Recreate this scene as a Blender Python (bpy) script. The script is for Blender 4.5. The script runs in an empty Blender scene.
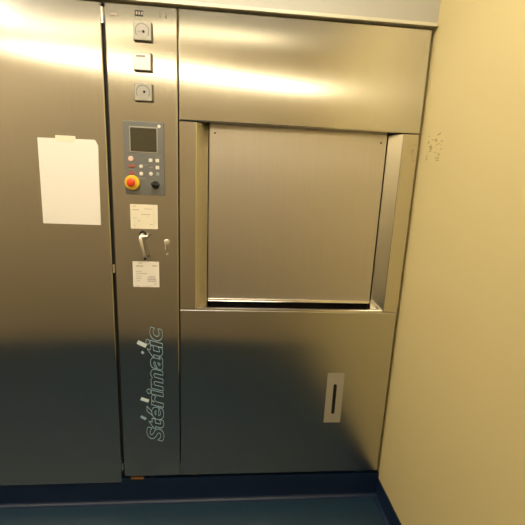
import bpy, bmesh, math, random
from mathutils import Vector, Matrix
random.seed(4)
COL = bpy.context.scene.collection
ZO = 0.14            # height of the machine's front panels above the floor
PI = math.pi

# ---------------------------------------------------------------- materials
def new_mat(name):
    m = bpy.data.materials.new(name); m.use_nodes = True
    return m, m.node_tree.nodes, m.node_tree.links, m.node_tree.nodes['Principled BSDF']

def plain(name, col, rough=0.5, metal=0.0, spec=0.5, coat=0.0):
    m, n, l, b = new_mat(name)
    b.inputs['Base Color'].default_value = (*col, 1)
    b.inputs['Roughness'].default_value = rough
    b.inputs['Metallic'].default_value = metal
    b.inputs['Specular IOR Level'].default_value = spec
    b.inputs['Coat Weight'].default_value = coat
    return m

def brushed(name, col, rough, aniso, streak=(260, 260, 2.0), wave=0.0):
    """brushed stainless steel, grain running vertically"""
    m, n, l, b = new_mat(name)
    b.inputs['Metallic'].default_value = 1
    b.inputs['Anisotropic'].default_value = aniso
    tan = n.new('ShaderNodeTangent'); tan.direction_type = 'RADIAL'; tan.axis = 'Z'
    l.new(tan.outputs[0], b.inputs['Tangent'])
    tc = n.new('ShaderNodeTexCoord')
    mp = n.new('ShaderNodeMapping'); mp.inputs['Scale'].default_value = streak
    l.new(tc.outputs['Object'], mp.inputs['Vector'])
    ns = n.new('ShaderNodeTexNoise'); ns.inputs['Scale'].default_value = 1.0; ns.inputs['Detail'].default_value = 3
    l.new(mp.outputs[0], ns.inputs['Vector'])
    mp2 = n.new('ShaderNodeMapping'); mp2.inputs['Scale'].default_value = (3, 3, 2.2)
    l.new(tc.outputs['Object'], mp2.inputs['Vector'])
    ns2 = n.new('ShaderNodeTexNoise'); ns2.inputs['Scale'].default_value = 1.6; ns2.inputs['Detail'].default_value = 4
    l.new(mp2.outputs[0], ns2.inputs['Vector'])
    r = n.new('ShaderNodeMapRange'); r.inputs['To Min'].default_value = rough - .02; r.inputs['To Max'].default_value = rough + .02
    l.new(ns.outputs['Fac'], r.inputs['Value'])
    r2 = n.new('ShaderNodeMapRange'); r2.inputs['To Min'].default_value = -.025; r2.inputs['To Max'].default_value = .025
    l.new(ns2.outputs['Fac'], r2.inputs['Value'])
    ad = n.new('ShaderNodeMath'); ad.operation = 'ADD'
    l.new(r.outputs[0], ad.inputs[0]); l.new(r2.outputs[0], ad.inputs[1]); l.new(ad.outputs[0], b.inputs['Roughness'])
    mx = n.new('ShaderNodeMix'); mx.data_type = 'RGBA'
    mx.inputs['A'].default_value = (*[c * .95 for c in col], 1); mx.inputs['B'].default_value = (*[min(1, c * 1.05) for c in col], 1)
    l.new(ns.outputs['Fac'], mx.inputs['Factor']); l.new(mx.outputs['Result'], b.inputs['Base Color'])
    bp = n.new('ShaderNodeBump'); bp.inputs['Strength'].default_value = .012; bp.inputs['Distance'].default_value = .0003
    l.new(ns.outputs['Fac'], bp.inputs['Height']); l.new(bp.outputs[0], b.inputs['Normal'])
    return m

def painted(name, col, rough, var=.04, scale=3.0, bump=.05, bscale=180, scuff=None):
    m, n, l, b = new_mat(name)
    b.inputs['Roughness'].default_value = rough
    tc = n.new('ShaderNodeTexCoord')
    ns = n.new('ShaderNodeTexNoise'); ns.inputs['Scale'].default_value = scale; ns.inputs['Detail'].default_value = 5
    l.new(tc.outputs['Object'], ns.inputs['Vector'])
    mx = n.new('ShaderNodeMix'); mx.data_type = 'RGBA'
    mx.inputs['A'].default_value = (*[c * (1 - var) for c in col], 1); mx.inputs['B'].default_value = (*[c * (1 + var) for c in col], 1)
    l.new(ns.outputs['Fac'], mx.inputs['Factor'])
    out = mx.outputs['Result']
    if scuff:                                   # a patch of small dark scratches at one spot of the paint
        (cy, cz), (ry, rz), sc = scuff
        sp = n.new('ShaderNodeSeparateXYZ'); l.new(tc.outputs['Object'], sp.inputs[0])
        fs = []
        for ax, c0, r0 in (('Y', cy, ry), ('Z', cz, rz)):
            a = n.new('ShaderNodeMath'); a.operation = 'SUBTRACT'; a.inputs[1].default_value = c0; l.new(sp.outputs[ax], a.inputs[0])
            b1 = n.new('ShaderNodeMath'); b1.operation = 'ABSOLUTE'; l.new(a.outputs[0], b1.inputs[0])
            c1 = n.new('ShaderNodeMath'); c1.operation = 'LESS_THAN'; c1.inputs[1].default_value = r0; l.new(b1.outputs[0], c1.inputs[0])
            fs.append(c1)
        mp = n.new('ShaderNodeMapping'); mp.inputs['Scale'].default_value = (1, 35, 110); l.new(tc.outputs['Object'], mp.inputs['Vector'])
        n2 = n.new('ShaderNodeTexNoise'); n2.inputs['Scale'].default_value = 1; n2.inputs['Detail'].default_value = 1; l.new(mp.outputs[0], n2.inputs['Vector'])
        gt = n.new('ShaderNodeMath'); gt.operation = 'GREATER_THAN'; gt.inputs[1].default_value = .6; l.new(n2.outputs['Fac'], gt.inputs[0])
        m1 = n.new('ShaderNodeMath'); m1.operation = 'MULTIPLY'; l.new(fs[0].outputs[0], m1.inputs[0]); l.new(fs[1].outputs[0], m1.inputs[1])
        m2 = n.new('ShaderNodeMath'); m2.operation = 'MULTIPLY'; l.new(m1.outputs[0], m2.inputs[0]); l.new(gt.outputs[0], m2.inputs[1])
        m3 = n.new('ShaderNodeMath'); m3.operation = 'MULTIPLY'; m3.inputs[1].default_value = .55; l.new(m2.outputs[0], m3.inputs[0])
        mm = n.new('ShaderNodeMix'); mm.data_type = 'RGBA'; mm.inputs['B'].default_value = (*sc, 1)
        l.new(m3.outputs[0], mm.inputs['Factor']); l.new(out, mm.inputs['A']); out = mm.outputs['Result']
    l.new(out, b.inputs['Base Color'])
    n3 = n.new('ShaderNodeTexNoise'); n3.inputs['Scale'].default_value = bscale; l.new(tc.outputs['Object'], n3.inputs['Vector'])
    bp = n.new('ShaderNodeBump'); bp.inputs['Strength'].default_value = bump; bp.inputs['Distance'].default_value = .002
    l.new(n3.outputs['Fac'], bp.inputs['Height']); l.new(bp.outputs[0], b.inputs['Normal'])
    return m

def vinyl(name, col, rough):
    m, n, l, b = new_mat(name)
    tc = n.new('ShaderNodeTexCoord')
    v = n.new('ShaderNodeTexVoronoi'); v.inputs['Scale'].default_value = 70; l.new(tc.outputs['Object'], v.inputs['Vector'])
    cr = n.new('ShaderNodeValToRGB'); cr.color_ramp.elements[0].position = .0; cr.color_ramp.elements[1].position = .14
    cr.color_ramp.elements[0].color = (1, 1, 1, 1); cr.color_ramp.elements[1].color = (0, 0, 0, 1)
    l.new(v.outputs['Distance'], cr.inputs[0])
    ns = n.new('ShaderNodeTexNoise'); ns.inputs['Scale'].default_value = 14; ns.inputs['Detail'].default_value = 6; l.new(tc.outputs['Object'], ns.inputs['Vector'])
    mx = n.new('ShaderNodeMix'); mx.data_type = 'RGBA'
    mx.inputs['A'].default_value = (*[c * .8 for c in col], 1); mx.inputs['B'].default_value = (*[c * 1.25 for c in col], 1)
    l.new(ns.outputs['Fac'], mx.inputs['Factor'])
    m2 = n.new('ShaderNodeMix'); m2.data_type = 'RGBA'
    ml = n.new('ShaderNodeMath'); ml.operation = 'MULTIPLY'; ml.inputs[1].default_value = .35; l.new(cr.outputs[0], ml.inputs[0])
    l.new(ml.outputs[0], m2.inputs['Factor']); l.new(mx.outputs['Result'], m2.inputs['A'])
    m2.inputs['B'].default_value = (*[min(1, c * 3 + .03) for c in col], 1)
    l.new(m2.outputs['Result'], b.inputs['Base Color'])
    b.inputs['Roughness'].default_value = rough
    return m

def emit(name, col, s):
    m, n, l, b = new_mat(name)
    b.inputs['Base Color'].default_value = (.8, .8, .8, 1)
    b.inputs['Emission Color'].default_value = (*col, 1); b.inputs['Emission Strength'].default_value = s
    return m

STEEL = brushed('brushed_steel', (.62, .60, .55), .20, .92)
STEEL_DOOR = brushed('satin_steel', (.66, .625, .58), .42, .35)
STEEL_DARK = plain('inner_steel', (.16, .15, .13), .5, .9)
REVEAL = brushed('reveal_steel', (.66, .63, .56), .18, .5)
CHROME = plain('chrome', (.86, .83, .76), .16, 1)
BLACK = plain('black_plastic', (.012, .012, .012), .4)
VOID = plain('recess_shade_black', (.004, .004, .004), .9)  # near-black colour stands in for the shade inside gap and slot
GAP_SHADE = plain('gap_shade_black', (.01, .01, .01), .7)
GAUGE_CASE = plain('gauge_bezel', (.44, .42, .35), .4, .2)
GAUGE_EDGE = plain('gauge_rim', (.10, .09, .06), .5)
DIAL = plain('dial_paper', (.42, .40, .35), .5)
DIAL_GREY = plain('dial_ring', (.22, .21, .18), .6)
DIAL_GREY2 = plain('dial_print', (.34, .32, .27), .6)
PANEL_GREY = painted('control_panel_grey', (.17, .172, .165), .5, .05, 12, .02)
SCREEN = plain('screen_glass', (.055, .05, .03), .07, 0, .8)
BTN_W = plain('white_key', (.80, .78, .70), .4)
BTN_P = plain('pink_key', (.85, .60, .50), .4)
BTN_O = plain('orange_key', (.42, .10, .045), .45)
BTN_R = plain('red_key', (.40, .09, .09), .45)
BTN_B = plain('grey_blue_key', (.34, .38, .38), .45)
YEL = plain('yellow_plastic', (.85, .58, .05), .35)
RED = plain('red_plastic', (.85, .07, .015), .35)
PAPER = plain('cream_sticker', (.93, .87, .70), .55)
PAPER_W = plain('white_sticker', (.96, .92, .86), .5)
PRINT = plain('faint_print', (.58, .52, .38), .7)
PRINT_D = plain('grey_print', (.38, .33, .26), .7)
PRINT_V = plain('violet_stamp', (.58, .50, .52), .7)
PRINT_R = plain('red_print', (.75, .50, .38), .7)
PLATE = plain('pale_plastic_plate', (.40, .37, .29), .45)
LOGO = plain('pale_blue_line', (.38, .60, .74), .5)
LOGO_F = plain('pale_blue_fill', (.75, .90, .95), .5)
PAINT_WALL = painted('cream_wall_paint', (.75, .63, .31), .55, .03, 2.5, .06, 120, ((-.095 - (-1.80 + 1.0) / 2, 1.475 + ZO), (.05, .05), (.25, .16, .05)))
PAINT_HEAD = painted('pale_header_paint', (.47, .46, .40), .5, .03, 2, .03)
PAINT_ROOM = painted('room_paint', (.48, .395, .27), .7, .05, 1.5)
PAINT_LEFT = painted('pale_room_paint', (.70, .62, .42), .6, .04, 2)
PAINT_CEIL = painted('ceiling_paint', (.50, .50, .52), .8, .03, 2)
TRIM = plain('cream_trim', (.66, .62, .48), .4)
FLOOR = vinyl('blue_vinyl', (.012, .036, .066), .42)
SKIRT = vinyl('blue_vinyl_skirting', (.006, .018, .056), .42)
HANDLE = plain('satin_handle_metal', (.85, .81, .70), .38, .75)
BRASS = plain('rusty_brass', (.42, .20, .07), .45, .7)
FILL_LAMP = emit('fill_lamp_diffuser', (1.0, .89, .71), 17)
LAMP_A = emit('tube_diffuser', (1.0, .84, .52), 5)
LAMP_B = emit('wall_tube_diffuser', (1.0, .85, .55), 9)
HOUSING = plain('lamp_housing', (.75, .75, .72), .5)

# ---------------------------------------------------------------- helpers
def empty(name, loc=(0, 0, 0)):
    o = bpy.data.objects.new(name, None); COL.objects.link(o); o.location = loc; o.empty_display_size = .1
    return o
def tag(o, label=None, cat=None, group=None, kind=None):
    for k, v in (('label', label), ('category', cat), ('group', group), ('kind', kind)):
        if v: o[k] = v
    return o
def link(name, bm, mat, parent=None, smooth=False, off=None):
    """mesh in world coordinates; under a parent it is stored relative to it"""
    me = bpy.data.meshes.new(name)
    bmesh.ops.recalc_face_normals(bm, faces=bm.faces[:])
    pts = [v.co.copy() for v in bm.verts]
    lo = Vector([min(p[i] for p in pts) for i in range(3)]); hi = Vector([max(p[i] for p in pts) for i in range(3)])
    c = Vector(((lo.x + hi.x) / 2, (lo.y + hi.y) / 2, lo.z))
    bmesh.ops.translate(bm, verts=bm.verts, vec=-c)
    bm.to_mesh(me); bm.free()
    if smooth:
        for p in me.polygons: p.use_smooth = True
    for m in (mat if isinstance(mat, (list, tuple)) else [mat]): me.materials.append(m)
    o = bpy.data.objects.new(name, me); COL.objects.link(o)
    w = Vector((0, 0, 0)); q = parent
    while q is not None: w += q.location; q = q.parent
    o.parent = parent; o.location = c - w
    return o
def box(bm, x0, x1, y0, y1, z0, z1, bev=0, seg=2, mi=0):
    r = bmesh.ops.create_cube(bm, size=1)
    for v in r['verts']:
        v.co = Vector((x0 + (v.co.x + .5) * (x1 - x0), y0 + (v.co.y + .5) * (y1 - y0), z0 + (v.co.z + .5) * (z1 - z0)))
    fs = list({f for v in r['verts'] for f in v.link_faces})
    for f in fs: f.material_index = mi
    if bev:
        es = list({e for v in r['verts'] for e in v.link_edges})
        bmesh.ops.bevel(bm, geom=es, offset=bev, segments=seg, profile=.5, affect='EDGES')
def prism(bm, poly, axis, a0, a1):
    """poly of 2D points extruded along axis ('x': (y,z), 'y': (x,z), 'z': (x,y))"""
    def P(p, a): return {'x': (a, p[0], p[1]), 'y': (p[0], a, p[1]), 'z': (p[0], p[1], a)}[axis]
    A = [bm.verts.new(P(p, a0)) for p in poly]; B = [bm.verts.new(P(p, a1)) for p in poly]
    n = len(poly)
    bm.faces.new(A); bm.faces.new(B[::-1])
    for i in range(n): bm.faces.new((A[i], B[i], B[(i + 1) % n], A[(i + 1) % n]))
def lathe(bm, prof, cx, cz, y0, seg=40, axis='y'):
    """prof: list of (radius, distance towards the room) turned about the y axis through (cx, cz); y = y0 - d"""
    rings = []
    for r, d in prof:
        if axis == 'y':
            rings.append([bm.verts.new((cx + max(r, 1e-5) * math.cos(2 * PI * i / seg), y0 - d, cz + max(r, 1e-5) * math.sin(2 * PI * i / seg))) for i in range(seg)])
        else:
            rings.append([bm.verts.new((cx + max(r, 1e-5) * math.cos(2 * PI * i / seg), y0 + max(r, 1e-5) * math.sin(2 * PI * i / seg), cz + d)) for i in range(seg)])
    for a, b in zip(rings, rings[1:]):
        for i in range(seg): bm.faces.new((a[i], a[(i + 1) % seg], b[(i + 1) % seg], b[i]))
    bm.faces.new(rings[0]); bm.faces.new(rings[-1][::-1])
def tube(bm, pts, rads, seg=14):
    pts = [Vector(p) for p in pts]; rings = []
    up = Vector((1, 0, .01))
    for i, p in enumerate(pts):
        d = (pts[min(i + 1, len(pts) - 1)] - pts[max(i - 1, 0)]).normalized()
        u = (up - d * up.dot(d)).normalized(); w = d.cross(u)
        r = rads[i] if isinstance(rads, (list, tuple)) else rads
        rings.append([bm.verts.new(p + r * (math.cos(2 * PI * k / seg) * u + math.sin(2 * PI * k / seg) * w)) for k in range(seg)])
    for a, b in zip(rings, rings[1:]):
        for i in range(seg): bm.faces.new((a[i], a[(i + 1) % seg], b[(i + 1) % seg], b[i]))
    bm.faces.new(rings[0]); bm.faces.new(rings[-1][::-1])
def ring(bm, r0, r1, cx, cz, y, a0=0, a1=2 * PI, seg=48, th=.0004):
    full = abs(a1 - a0 - 2 * PI) < 1e-6
    n = seg; L = []
    for i in range(n + (0 if full else 1)):
        a = a0 + (a1 - a0) * i / n
        c, s = math.cos(a), math.sin(a)
        L.append([bm.verts.new((cx + r * c, yy, cz + r * s)) for r, yy in ((r0, y), (r1, y), (r1, y - th), (r0, y - th))])
    m = len(L)
    for i in range(m if full else m - 1):
        A, B = L[i], L[(i + 1) % m]
        for k in range(4): bm.faces.new((A[k], A[(k + 1) % 4], B[(k + 1) % 4], B[k]))
    if not full:
        bm.faces.new(L[0]); bm.faces.new(L[-1][::-1])
def Z(z): return z + ZO
B = bmesh.new
def bx(name, mat, parent, *a, bev=0, seg=2, z=True):
    bm = B(); x0, x1, y0, y1, z0, z1 = a
    box(bm, x0, x1, y0, y1, Z(z0), Z(z1), bev, seg)
    return link(name, bm, mat, parent)

# ---------------------------------------------------------------- room shell
XR = .943; XL = -2.3; YB = -1.80; HC = 2.62
bm = B(); box(bm, XL - .1, XR + .1, YB - .1, .02, -.1, 0)
tag(link('floor', bm, FLOOR), kind='structure')
bm = B(); box(bm, XR, XR + .1, YB, 1.0, 0, HC)
tag(link('wall_right', bm, PAINT_WALL), kind='structure')
bm = B(); box(bm, XL - .1, XL, YB, 1.0, 0, HC)
tag(link('wall_left', bm, PAINT_LEFT), kind='structure')
bm = B(); box(bm, XL - .1, XR + .1, YB - .1, YB, 0, HC)
tag(link('wall_back', bm, PAINT_ROOM), kind='structure')
bm = B(); box(bm, XL - .1, XR + .1, YB - .1, 1.0, HC, HC + .1)
tag(link('ceiling', bm, PAINT_CEIL), kind='structure')
bm = B(); box(bm, XL, XR, -.004, .09, Z(1.914), HC)
tag(link('wall_front', bm, PAINT_HEAD), kind='structure')
bm = B()
prism(bm, [(-.004, Z(1.922)), (-.013, Z(1.920)), (-.014, Z(1.909)), (-.010, Z(1.908)), (-.006, Z(1.912)), (.02, Z(1.912)), (.02, Z(1.914)), (-.004, Z(1.914))], 'x', XL, XR - .004)
tag(link('trim_1', bm, TRIM), kind='structure')
# coved vinyl skirting under the machines and along the right wall
def cove(y_wall, top, r, lip=.004, n=8):
    p = [(y_wall + .03, top), (y_wall, top)]
    p += [(y_wall - r * (1 - math.cos(a)), 0.0015 + r * (1 - math.sin(a))) for a in [i / n * PI / 2 for i in range(n + 1)]]
    p += [(y_wall - r - .001, .0), (y_wall + .03, 0)]
    return p
bm = B()
prism(bm, cove(.004, Z(-.018), .016), 'x', XL, XR)
tag(link('baseboard_front', bm, SKIRT), kind='structure')
bm = B()
pr = cove(0, Z(-.046), .016)
prism(bm, [(XR + y - .005, z) for y, z in pr], 'y', YB, .004)
tag(link('baseboard_right', bm, SKIRT), kind='structure')

# ---------------------------------------------------------------- ceiling lamps (out of view; narrow one glints in the steel, others are added fill)
def lamp(cx, cy, rz, L, W, label, lm):
    e = empty('ceiling_light', (cx, cy, HC)); tag(e, label, 'light', 'ceiling lights')
    bm = B(); box(bm, -L / 2, L / 2, -W / 2, W / 2, -.06, 0, .004)
    h = link('housing', bm, HOUSING, None); h.parent = e
    bm = B(); box(bm, -L / 2 + .01, L / 2 - .01, -W / 2 + .01, W / 2 - .01, -.072, -.0605, .003)
    d = link('diffuser', bm, lm, None); d.parent = e
    e.rotation_euler.z = rz
lamp(-.45, -1.60, math.radians(9), 1.9, .10, 'long narrow ceiling light over the middle of the room', LAMP_A)
lamp(-.05, -.62, 0, 1.4, .26, 'added wide fill light on the ceiling nearest to the steel front', FILL_LAMP)  # unseen lamp added to brighten the header, right wall and stickers
lamp(-1.75, -1.0, PI / 2, 1.1, .30, 'added fill light on the ceiling by the left wall of the room', FILL_LAMP)  # unseen lamp added to light the left wall mirrored in the side frame
# tube light on the opposite wall
e = empty('wall_light', (-.32, YB, 2.335)); tag(e, 'long tube light on the wall opposite the steel front', 'light')
bm = B(); box(bm, -1.21, 1.21, 0, .04, -.05, .05, .004); h = link('housing', bm, HOUSING); h.parent = e; h.location.y = .02
bm = B(); box(bm, -1.20, 1.20, .041, .085, -.035, .035, .012); h = link('diffuser', bm, LAMP_B); h.parent = e; h.location.y = .063
e.rotation_euler.y = math.radians(3.5)

# ---------------------------------------------------------------- sterilizer chamber front
ch = empty('sterilizer_cabinet', (.465, .3, Z(-.0) - .004))
tag(ch, 'wide brushed steel sterilizer front with a recessed square chamber door, beside the cream wall', 'sterilizer')
X1 = .929
def sheet(name, x0, x1, z0, z1, warp=0, mat=STEEL, y=0, parent=ch, bev=.0025):
    bm = B(); box(bm, x0, x1, y, y + .022, Z(z0), Z(z1), bev)
    return link(name, bm, mat, parent)
def warped(name, x0, x1, z0, z1, fn, mat, parent, th=.02, nx=40, nz=24, e=.003):
    """folded sheet panel whose face is very slightly uneven"""
    bm = B(); g = []
    xs = [x0] + [x0 + e + (x1 - x0 - 2 * e) * i / nx for i in range(nx + 1)] + [x1]
    zs = [z0] + [z0 + e + (z1 - z0 - 2 * e) * i / nz for i in range(nz + 1)] + [z1]
    for i, x in enumerate(xs):
        row = []
        for j, z in enumerate(zs):
            edge = i in (0, len(xs) - 1) or j in (0, len(zs) - 1)
            u = (x - x0) / (x1 - x0); v = (z - z0) / (z1 - z0)
            row.append(bm.verts.new((x, fn(u, v) + (e * .8 if edge else 0), Z(z))))
        g.append(row)
    for i in range(len(xs) - 1):
        for j in range(len(zs) - 1):
            f = bm.faces.new((g[i][j], g[i + 1][j], g[i + 1][j + 1], g[i][j + 1])); f.smooth = 0 < i < len(xs) - 2 and 0 < j < len(zs) - 2
    ni, nj = len(xs) - 1, len(zs) - 1
    inner = {v for i in range(1, ni) for j in range(1, nj) if i in (1, ni - 1) or j in (1, nj - 1) for v in (g[i][j],)}
    for e_ in bm.edges:
        if e_.verts[0] in inner and e_.verts[1] in inner: e_.smooth = False
    loop = [g[i][0] for i in range(len(xs))] + [g[-1][j] for j in range(1, len(zs))] + [g[i][-1] for i in range(len(xs) - 2, -1, -1)] + [g[0][j] for j in range(len(zs) - 2, 0, -1)]
    bk = [bm.verts.new((v.co.x, th, v.co.z)) for v in loop]
    n = len(loop)
    for i in range(n): bm.faces.new((loop[i], loop[(i + 1) % n], bk[(i + 1) % n], bk[i]))
    bm.faces.new(bk)
    return link(name, bm, mat, parent)
warped('upper_panel', .002, X1, 1.535, 1.903, lambda u, v: -.0012 * math.sin(PI * u) * math.sin(PI * v) + .005 * u * (v - .5), STEEL, ch)
warped('lower_panel', .002, X1, 0, .797, lambda u, v: -.0015 * math.sin(PI * u) * math.sin(PI * v), STEEL, ch)
ZT, ZB = 1.531, .801
# stiles with splayed inner faces
bm = B(); prism(bm, [(.003, .001), (.064, .001), (.067, .003), (.107, .046), (.107, .052), (.003, .052)], 'z', Z(ZB), Z(ZT))
link('side_frame', bm, REVEAL, ch)
bm = B(); prism(bm, [(X1, .001), (.868, .001), (.865, .003), (.825, .046), (.825, .052), (X1, .052)], 'z', Z(ZB), Z(ZT))
link('side_frame', bm, REVEAL, ch)
# sill under the door
bm = B(); prism(bm, [(.001, Z(.7985)), (.001, Z(.8045)), (.004, Z(.8065)), (.012, Z(.8065)), (.012, Z(.8)), (.05, Z(.8)), (.05, Z(.7985))], 'x', .070, .862)
link('sill', bm, CHROME, ch)
# sliding chamber door
bm = B(); box(bm, .1105, .8215, .049, .075, Z(.822), Z(1.60), .003)
dr = link('chamber_door', bm, STEEL_DOOR, ch)
for x, z in ((.132, 1.503), (.797, 1.50)):
    bm = B(); lathe(bm, [(.004, 0), (.004, .001), (.0025, .002), (0, .002)], x, Z(z), .049, 16)
    link('screw_and_glint', bm, STEEL_DARK, dr)
bm = B(); box(bm, .1105, .8215, .044, .056, Z(.8215), Z(.834), .004)
link('bottom_edge', bm, CHROME, dr)
# body behind
bm = B(); box(bm, .0, X1 + .002, .08, .75, Z(.0), Z(1.90))
link('body', bm, STEEL_DARK, ch)
bx('shadow_gap', VOID, ch, .11, .822, .076, .079, .79, 1.53)  # black sheet stands in for the shade in the gap at the door
bx('base_bracket', STEEL_DARK, ch, .035, .075, .004, .03, -.006, -.0005, bev=.001)
# record slot
sp = B(); 
PX, PZ = .684, .389
def slot_plate():
    bm = B(); box(bm, .6455, .7225, -.0035, -.0016, Z(.266), Z(.512), .0008)
    p = link('slot_plate', bm, PLATE, ch)
    r = .0075; zt = .452; zb = .318
    pts = [(PX + r * math.cos(a), Z(zt) + r * math.sin(a)) for a in [PI * i / 10 for i in range(11)]] + [(PX + r * math.cos(a), Z(zb) + r * math.sin(a)) for a in [PI + PI * i / 10 for i in range(11)]]
    bm = B(); prism(bm, pts, 'y', -.0042, -.0030); link('slot_opening', bm, VOID, p)
    bm = B()
    for k, (w, z) in enumerate(((.030, .497), (.022, .488), (.034, .479))):
        box(bm, PX - w / 2, PX + w / 2, -.0041, -.0034, Z(z), Z(z + .003))
    for k, (w, z) in enumerate(((.030, .295), (.024, .284))):
        box(bm, PX - w / 2, PX + w / 2, -.0041, -.0034, Z(z), Z(z + .003))
    link('print', bm, PRINT_D, p)
    p['label'] = 'pale vertical plate with a narrow black slot'
slot_plate()

# ---------------------------------------------------------------- control column
cc = empty('control_column', (-.127, .3, Z(0) - .004))
tag(cc, 'narrow brushed steel service column with gauges, keypad and a pale blue outlined name', 'control cabinet')
CX0, CX1 = -.249, -.003
door = warped('service_door', CX0, CX1, .0, 1.903, lambda u, v: -.0010 * math.sin(PI * u), STEEL, cc, nx=16, nz=40)
bm = B(); box(bm, CX0 - .002, CX1 + .001, .08, .75, Z(0), Z(1.90)); link('body', bm, STEEL_DARK, cc)
bm = B(); box(bm, CX0 - .0115, CX0 - .004, .012, .045, Z(.0), Z(1.903), .001); link('frame_edge', bm, GAP_SHADE, cc)  # strip coloured black in place of the shade in the gap
YF = -.0012
# square gauges
def gauge(cx, cz, kind):
    w = .032
    bm = B(); box(bm, cx - w, cx + w, YF - .010, YF, Z(cz) - w * .93, Z(cz) + w * .93, .0015)
    g = link('pressure_gauge' if kind != 'recorder' else 'display_unit', bm, GAUGE_EDGE, cc)
    bm = B(); box(bm, cx - w + .002, cx + w - .003, YF - .014, YF - .0095, Z(cz) - w * .93 + .002, Z(cz) + w * .93 - .002, .0012)
    link('bezel', bm, GAUGE_CASE, g)
    yf = YF - .0141
    if kind == 'recorder':
        bm = B(); box(bm, cx - .028, cx + .026, yf - .0006, yf + .0002, Z(cz) - .026, Z(cz) + .026, .0003); link('face', bm, PAPER_W, g)
        bm = B(); box(bm, cx - .021, cx + .010, yf - .0012, yf - .0004, Z(cz) + .014, Z(cz) + .0205); link('readout', bm, PRINT_D, g)
        g['label'] = 'white square display with a dark readout strip'
        return
    bm = B(); lathe(bm, [(.0245, 0), (.0245, .0008), (0, .0009)], cx - .001, Z(cz), yf, 40); link('dial', bm, DIAL, g)
    bm = B(); ring(bm, .0215, .0245, cx - .001, Z(cz), yf - .0008, PI * (-.2), PI * 1.2)
    link('scale', bm, DIAL_GREY, g)
    bm = B()
    a = {'a': PI * .97, 'b': PI * 1.27}[kind]; L = {'a': .021, 'b': .016}[kind]
    c, s = math.cos(a), math.sin(a); ox, oz = ((cx + .004, cz - .002) if kind == 'a' else (cx + .004, cz + .001))
    def pt(u, v, y): return bm.verts.new((ox + u * c - v * s, y, Z(oz) + u * s + v * c))
    q = [(-.005, -.0015), (L, -.0006), (L, .0006), (-.005, .0015)]
    y1, y2 = yf - .0022, yf - .0014
    A = [pt(u, v, y1) for u, v in q]; D = [pt(u, v, y2) for u, v in q]
    bm.faces.new(A); bm.faces.new(D[::-1])
    for i in range(4): bm.faces.new((A[i], D[i], D[(i + 1) % 4], A[(i + 1) % 4]))
    link('needle', bm, DIAL_GREY2 if kind == 'a' else DIAL_GREY2, g)
    bm = B(); lathe(bm, [(.0042, .0008), (.0042, .003), (.003, .0036), (0, .0036)], ox, Z(oz), yf, 20); link('hub', bm, BLACK, g)
gauge(-.119, 1.816, 'a'); gauge(-.121, 1.719, 'recorder'); gauge(-.121, 1.619, 'b')
# small marks along the top of the column
bm = B(); box(bm, -.146, -.118, YF - .0012, YF, Z(1.866), Z(1.885), .0003); bd = link('name_badge', bm, BLACK, cc)
bm = B()
for i in range(3): box(bm, -.1425 + i * .009, -.1375 + i * .009, YF - .0018, YF - .001, Z(1.871), Z(1.880))
link('print', bm, PRINT_D, bd)
bm = B(); box(bm, -.230, -.205, YF - .001, YF + .0002, Z(1.862), Z(1.871), .0003); link('printed_mark', bm, PRINT_D, cc)
bm = B()
for x in (-.062, -.043): box(bm, x, x + .004, YF - .001, YF + .0003, Z(1.866), Z(1.880), .0003)
link('printed_mark', bm, DIAL_GREY, cc)
# keypad panel
bm = B(); box(bm, -.199, -.053, YF - .005, YF, Z(1.257), Z(1.521), .002); kp = link('control_panel', bm, PANEL_GREY, cc)
YK = YF - .005
def kbox(name, mat, x0, x1, z0, z1, th=.0012, bev=.0004):
    bm = B(); box(bm, x0, x1, YK - th, YK + .0003, Z(z0), Z(z1), bev); return link(name, bm, mat, kp)
kbox('screen_frame', DIAL_GREY2, -.1775, -.0745, 1.4115, 1.5035, .001)
kbox('screen', SCREEN, -.173, -.079, 1.416, 1.499, .0022)
bm = B(); lathe(bm, [(.006, 0), (.006, .0006), (0, .0007)], -.0695, Z(1.5075), YK, 20); link('emblem', bm, BTN_W, kp)
def key(mat, u, v, w=.0135, h=.013, rnd=False):
    x = -.173 + (u - 132.5) * .00406; z = 1.3875 - (v - 155.5) * .00406
    if rnd:
        bm = B(); lathe(bm, [(w / 2, 0), (w / 2, .0015), (w / 2 - .001, .002), (0, .002)], x, Z(z), YK, 24); link('key', bm, mat, kp)
    else: 
        bm = B(); box(bm, x - w / 2, x + w / 2, YK - .0018, YK + .0003, Z(z) - h / 2, Z(z) + h / 2, .0008); link('key', bm, mat, kp)
key(BTN_P, 132.2, 155.4, .019, .017, True)
key(BTN_W, 150, 156); key(BTN_W, 156, 156)
key(BTN_O, 132.8, 162.0, .022, .009); key(BTN_W, 141.2, 161.8, .0135, .0135, True); key(BTN_W, 156, 162.2)
key(BTN_R, 132.6, 168.2, .021, .009); key(BTN_W, 141.2, 168.3, .014, .0125, True); key(BTN_W, 150, 168, .014, .014, True); key(BTN_B, 156.2, 168, .011, .012)
bm = B(); box(bm, -.142, -.112, YK - .0005, YK + .0002, Z(1.3665), Z(1.3685)); box(bm, -.108, -.094, YK - .0005, YK + .0002, Z(1.358), Z(1.361))
box(bm, -.150, -.120, YK - .0005, YK + .0002, Z(1.318), Z(1.320)); link('print', bm, DIAL_GREY2, kp)
# emergency stop
ex, ez = -.170, 1.301
bm = B(); lathe(bm, [(.0265, 0), (.0275, .002), (.0275, .010), (.0250, .0135), (0, .014)], ex, Z(ez), YK, 40); link('emergency_stop_collar', bm, YEL, kp)
bm = B(); lathe(bm, [(.008, .0135), (.008, .020), (.0125, .021), (.0150, .024), (.0150, .028), (.013, .0315), (.007, .033), (0, .0332)], ex, Z(ez), YK, 40)
link('emergency_stop_button', bm, RED, kp, smooth=True)
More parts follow.
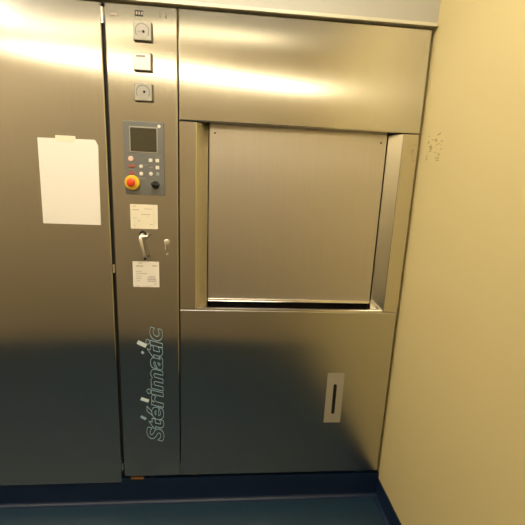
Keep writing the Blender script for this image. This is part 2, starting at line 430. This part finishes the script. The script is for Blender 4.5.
# selector switch
sx, sz = -.0855, 1.2965
bm = B(); lathe(bm, [(.0145, 0), (.0145, .003), (.0125, .0045), (0, .005)], sx, Z(sz), YK, 32); sw = link('selector_switch', bm, BLACK, kp)
bm = B(); box(bm, -.0145, .0145, YK - .017, YK - .0045, -.0042, .0042, .0015)
bmesh.ops.rotate(bm, verts=bm.verts, cent=(0, 0, 0), matrix=Matrix.Rotation(math.radians(12), 3, 'Y'))
bmesh.ops.translate(bm, verts=bm.verts, vec=(sx, 0, Z(sz))); link('selector_lever', bm, BLACK, kp)
# stickers
def sticker(x0, x1, z0, z1, mat, bars, label):
    bm = B(); box(bm, x0, x1, YF - .0008, YF + .0003, Z(z0), Z(z1)); s = link('sticker', bm, mat, cc)
    s['label'] = label
    for m, items in bars:
        bm = B()
        for (u0, u1, v0, v1) in items:
            box(bm, x0 + u0 * (x1 - x0), x0 + u1 * (x1 - x0), YF - .0011, YF - .0007, Z(z1) - v1 * (z1 - z0), Z(z1) - v0 * (z1 - z0))
        link('print', bm, m, s)
sticker(-.184, -.081, 1.127, 1.221, PAPER, [
    (PRINT_R, [(.08, .22, .07, .10)]),
    (PRINT, [(.08, .32, .21, .245), (.40, .74, .395, .42), (.62, .66, .50, .52), (.28, .36, .66, .69), (.50, .80, .17, .19), (.10, .24, .55, .565), (.70, .82, .80, .82), (.10, .18, .86, .88), (.855, .86, .03, .97)])],
    'cream sticker with faint print above the lever handle')
sticker(-.182, -.079, .892, .997, PAPER_W, [
    (PRINT, [(.12, .40, .16, .20), (.74, .92, .14, .18), (.22, .36, .05, .08), (.12, .34, .56, .58), (.12, .32, .65, .67), (.12, .34, .38, .40)]),
    (PRINT_D, [(.14, .54, .46, .475), (.14, .28, .755, .77), (.78, .93, .865, .88)]),
    (PRINT_V, [(.56, .86, .62, .655), (.54, .88, .68, .715), (.56, .90, .745, .78), (.60, .84, .56, .585)]),
    (PRINT_R, [(.10, .26, .94, .955), (.34, .70, .955, .97)])],
    'white sticker with lines of print and a violet stamp below the lever handle')
# lever handle
hx, hz = -.140, 1.092
bm = B(); lathe(bm, [(.013, 0), (.013, .003), (.0115, .0055), (0, .006)], hx + .001, Z(hz + .014), YF, 32); hd = link('lever_handle', bm, BLACK, cc)
bm = B(); tube(bm, [(hx + .002, YF - .004, Z(hz + .012)), (hx + .002, YF - .018, Z(hz + .010)), (hx - .001, YF - .026, Z(hz + .005)), (hx - .001, YF - .029, Z(hz - .004)), (hx + .005, YF - .028, Z(hz - .035)), (hx + .013, YF - .026, Z(hz - .075))],
                      [.0075, .0075, .0075, .0068, .0048, .0044], 16)
link('lever', bm, HANDLE, hd, smooth=True)
bm = B(); tube(bm, [(hx + .0128, YF - .0262, Z(hz - .0745)), (hx + .0142, YF - .0258, Z(hz - .081)), (hx + .0143, YF - .0256, Z(hz - .082))], [.0056, .0056, .004], 16)
link('lever_tip', bm, BLACK, hd)
bm = B(); tube(bm, [(hx + .004, YF - .024, Z(hz + .006)), (hx + .024, YF - .020, Z(hz + .009))], [.006, .0045], 12); link('thumb_turn', bm, HANDLE, hd)
# lock with a key in it
lx, lz = -.0475, 1.078
bm = B(); lathe(bm, [(.0115, 0), (.0115, .003), (.0095, .005), (.0095, .009), (0, .0095)], lx, Z(lz), YF, 28); lk = link('lock', bm, HANDLE, cc)
bm = B(); box(bm, lx - .0012, lx + .0012, YF - .026, YF - .009, Z(lz) - .006, Z(lz) + .004, .0005)
box(bm, lx - .0012, lx + .0012, YF - .034, YF - .024, Z(lz) - .026, Z(lz) + .006, .0005); link('lock_key', bm, HANDLE, lk)
bm = B(); lathe(bm, [(.004, 0), (.004, .001), (0, .0015)], lx + .001, Z(1.030), YF, 16); link('screw_and_glint', bm, PRINT, cc)  # pale disc painted in for the faint reflection below the key
# outlined name running up the column
def text_mesh(body, fill):
    cu = bpy.data.curves.new('tmp', 'FONT'); cu.body = body; cu.size = .1; cu.shear = .22
    cu.offset = .0028; cu.space_character = 1.0; cu.resolution_u = 5
    cu.fill_mode = 'BOTH' if fill else 'NONE'
    cu.bevel_depth = 0 if fill else .0009; cu.bevel_resolution = 0; cu.extrude = .0003 if fill else 0
    o = bpy.data.objects.new('tmp', cu); COL.objects.link(o)
    dg = bpy.context.evaluated_depsgraph_get(); dg.update()
    me = bpy.data.meshes.new_from_object(o.evaluated_get(dg)); bpy.data.objects.remove(o)
    bm = B(); bm.from_mesh(me); bpy.data.meshes.remove(me)
    return bm
def place_text(bm, ref, fname, mat, parent):
    x0, x1, zlen0, zlen1, xbase, hscale = ref
    for v in bm.verts:
        u, h, d = v.co
        zz = zlen0 + (u - x0) / (x1 - x0) * (zlen1 - zlen0)
        v.co = Vector((xbase - h * hscale, YF - .0005 - d, Z(zz)))
    return link(fname, bm, mat, parent)
bm = text_mesh('St\u00e9rimatic', False)
us = [v.co.x for v in bm.verts]; ref = (min(us), max(us), .180, .722, -.074, .98)
# dots and the accent are drawn filled
lt = place_text(bm, ref, 'lettering', LOGO, cc); lt['label'] = 'pale blue outlined name with filled dots'
def bar(xa, za, xb, zb, w, mat, name='letter_dot'):
    d = Vector((xb - xa, zb - za)).normalized(); n = Vector((-d.y, d.x)) * w / 2
    bm = B(); prism(bm, [(xa + n.x, Z(za) + n.y), (xa - n.x, Z(za) - n.y), (xb - n.x, Z(zb) - n.y), (xb + n.x, Z(zb) + n.y)], 'y', YF - .0016, YF - .0004)
    link(name, bm, mat, lt)
bar(-.1725, .654, -.137, .636, .0165, LOGO_F)
bar(-.1655, .392, -.133, .380, .0135, LOGO_F)
bar(-.157, .611, -.149, .602, .009, LOGO)
bar(-.168, .306, -.147, .292, .010, LOGO, 'accent')
# hinge knuckles of the service door
def hinge(zc, h, mat=CHROME, r=.0045, parent=cc):
    hxx = -.2555
    bm = B(); tube(bm, [(hxx, .0005, Z(zc - h / 2)), (hxx, .0005, Z(zc + h / 2))], r, 14); g = link('hinge', bm, mat, parent)
    bm = B(); box(bm, hxx, CX0 + .0005, .002, .006, Z(zc - h / 2 + .002), Z(zc + h / 2 - .002), .0005); link('hinge_leaf', bm, STEEL_DARK, g)
hinge(1.862, .05); hinge(.965, .035); hinge(.055, .035)
# levelling foot seen under the column
bm = B(); lathe(bm, [(.012, 0), (.014, .002), (.014, .010), (.006, .012), (.006, .021)], -.195, .030, Z(-.0225), 24, axis='z')
link('levelling_foot', bm, BRASS, cc)
bx('foot_bracket', BRASS, cc, -.222, -.165, -.001, .03, -.0175, -.009, bev=.001)

# ---------------------------------------------------------------- neighbouring cabinet
nc = empty('steel_cabinet', (-.72, .3, Z(-.036)))
tag(nc, 'plain brushed steel cabinet left of the control column with a paper taped on its door', 'cabinet')
warped('door', -1.18, -.262, -.032, 1.903, lambda u, v: -.0015 * math.sin(PI * u), STEEL, nc, nx=30, nz=40)
bm = B(); box(bm, -1.19, -.268, .06, .75, Z(-.036), Z(1.90)); link('body', bm, STEEL_DARK, nc)
bm = B(); box(bm, -2.2, -1.19, .0, .022, Z(-.032), Z(1.903), .003); link('side_panel', bm, STEEL, nc)
# paper in a clear sleeve
bm = B()
prism(bm, [(-.507, Z(1.136)), (-.296, Z(1.136)), (-.292, Z(1.430)), (-.302, Z(1.449)), (-.503, Z(1.447))], 'y', -.0026, -.0006)
pn = link('paper_notice', bm, PAPER_W)
tag(pn, 'blank white paper sheet taped to the plain steel cabinet door', 'paper')
bm = B(); box(bm, -.44, -.37, -.0036, -.0024, Z(1.436), Z(1.458)); link('tape', bm, PAPER, pn)

# ---------------------------------------------------------------- camera
S = 1.9
C = Vector((0.11152305 * S, -0.74685892 * S, 0.68635077 * S + ZO))
F = Vector((0.08413357, 0.9750152, -0.20558916)); R = Vector((0.99612669, -0.07700463, 0.04244876)); D = Vector((0.02555687, -0.20836422, -0.97771734))
cam = bpy.data.cameras.new('camera'); co = bpy.data.objects.new('camera', cam); COL.objects.link(co)
co.matrix_world = Matrix(((R.x, -D.x, -F.x, C.x), (R.y, -D.y, -F.y, C.y), (R.z, -D.z, -F.z, C.z), (0, 0, 0, 1)))
cam.sensor_width = 36; cam.lens = 356.916 / 525 * 36; cam.clip_start = .01
sc = bpy.context.scene; sc.camera = co

w = bpy.data.worlds.new('world'); sc.world = w; w.use_nodes = True
w.node_tree.nodes['Background'].inputs[0].default_value = (.9, .85, .7, 1); w.node_tree.nodes['Background'].inputs[1].default_value = .05
sc.view_settings.view_transform = 'Standard'; sc.view_settings.look = 'None'; sc.view_settings.gamma = 1
sc.view_settings.use_curve_mapping = False
sc.view_settings.exposure = 0.12
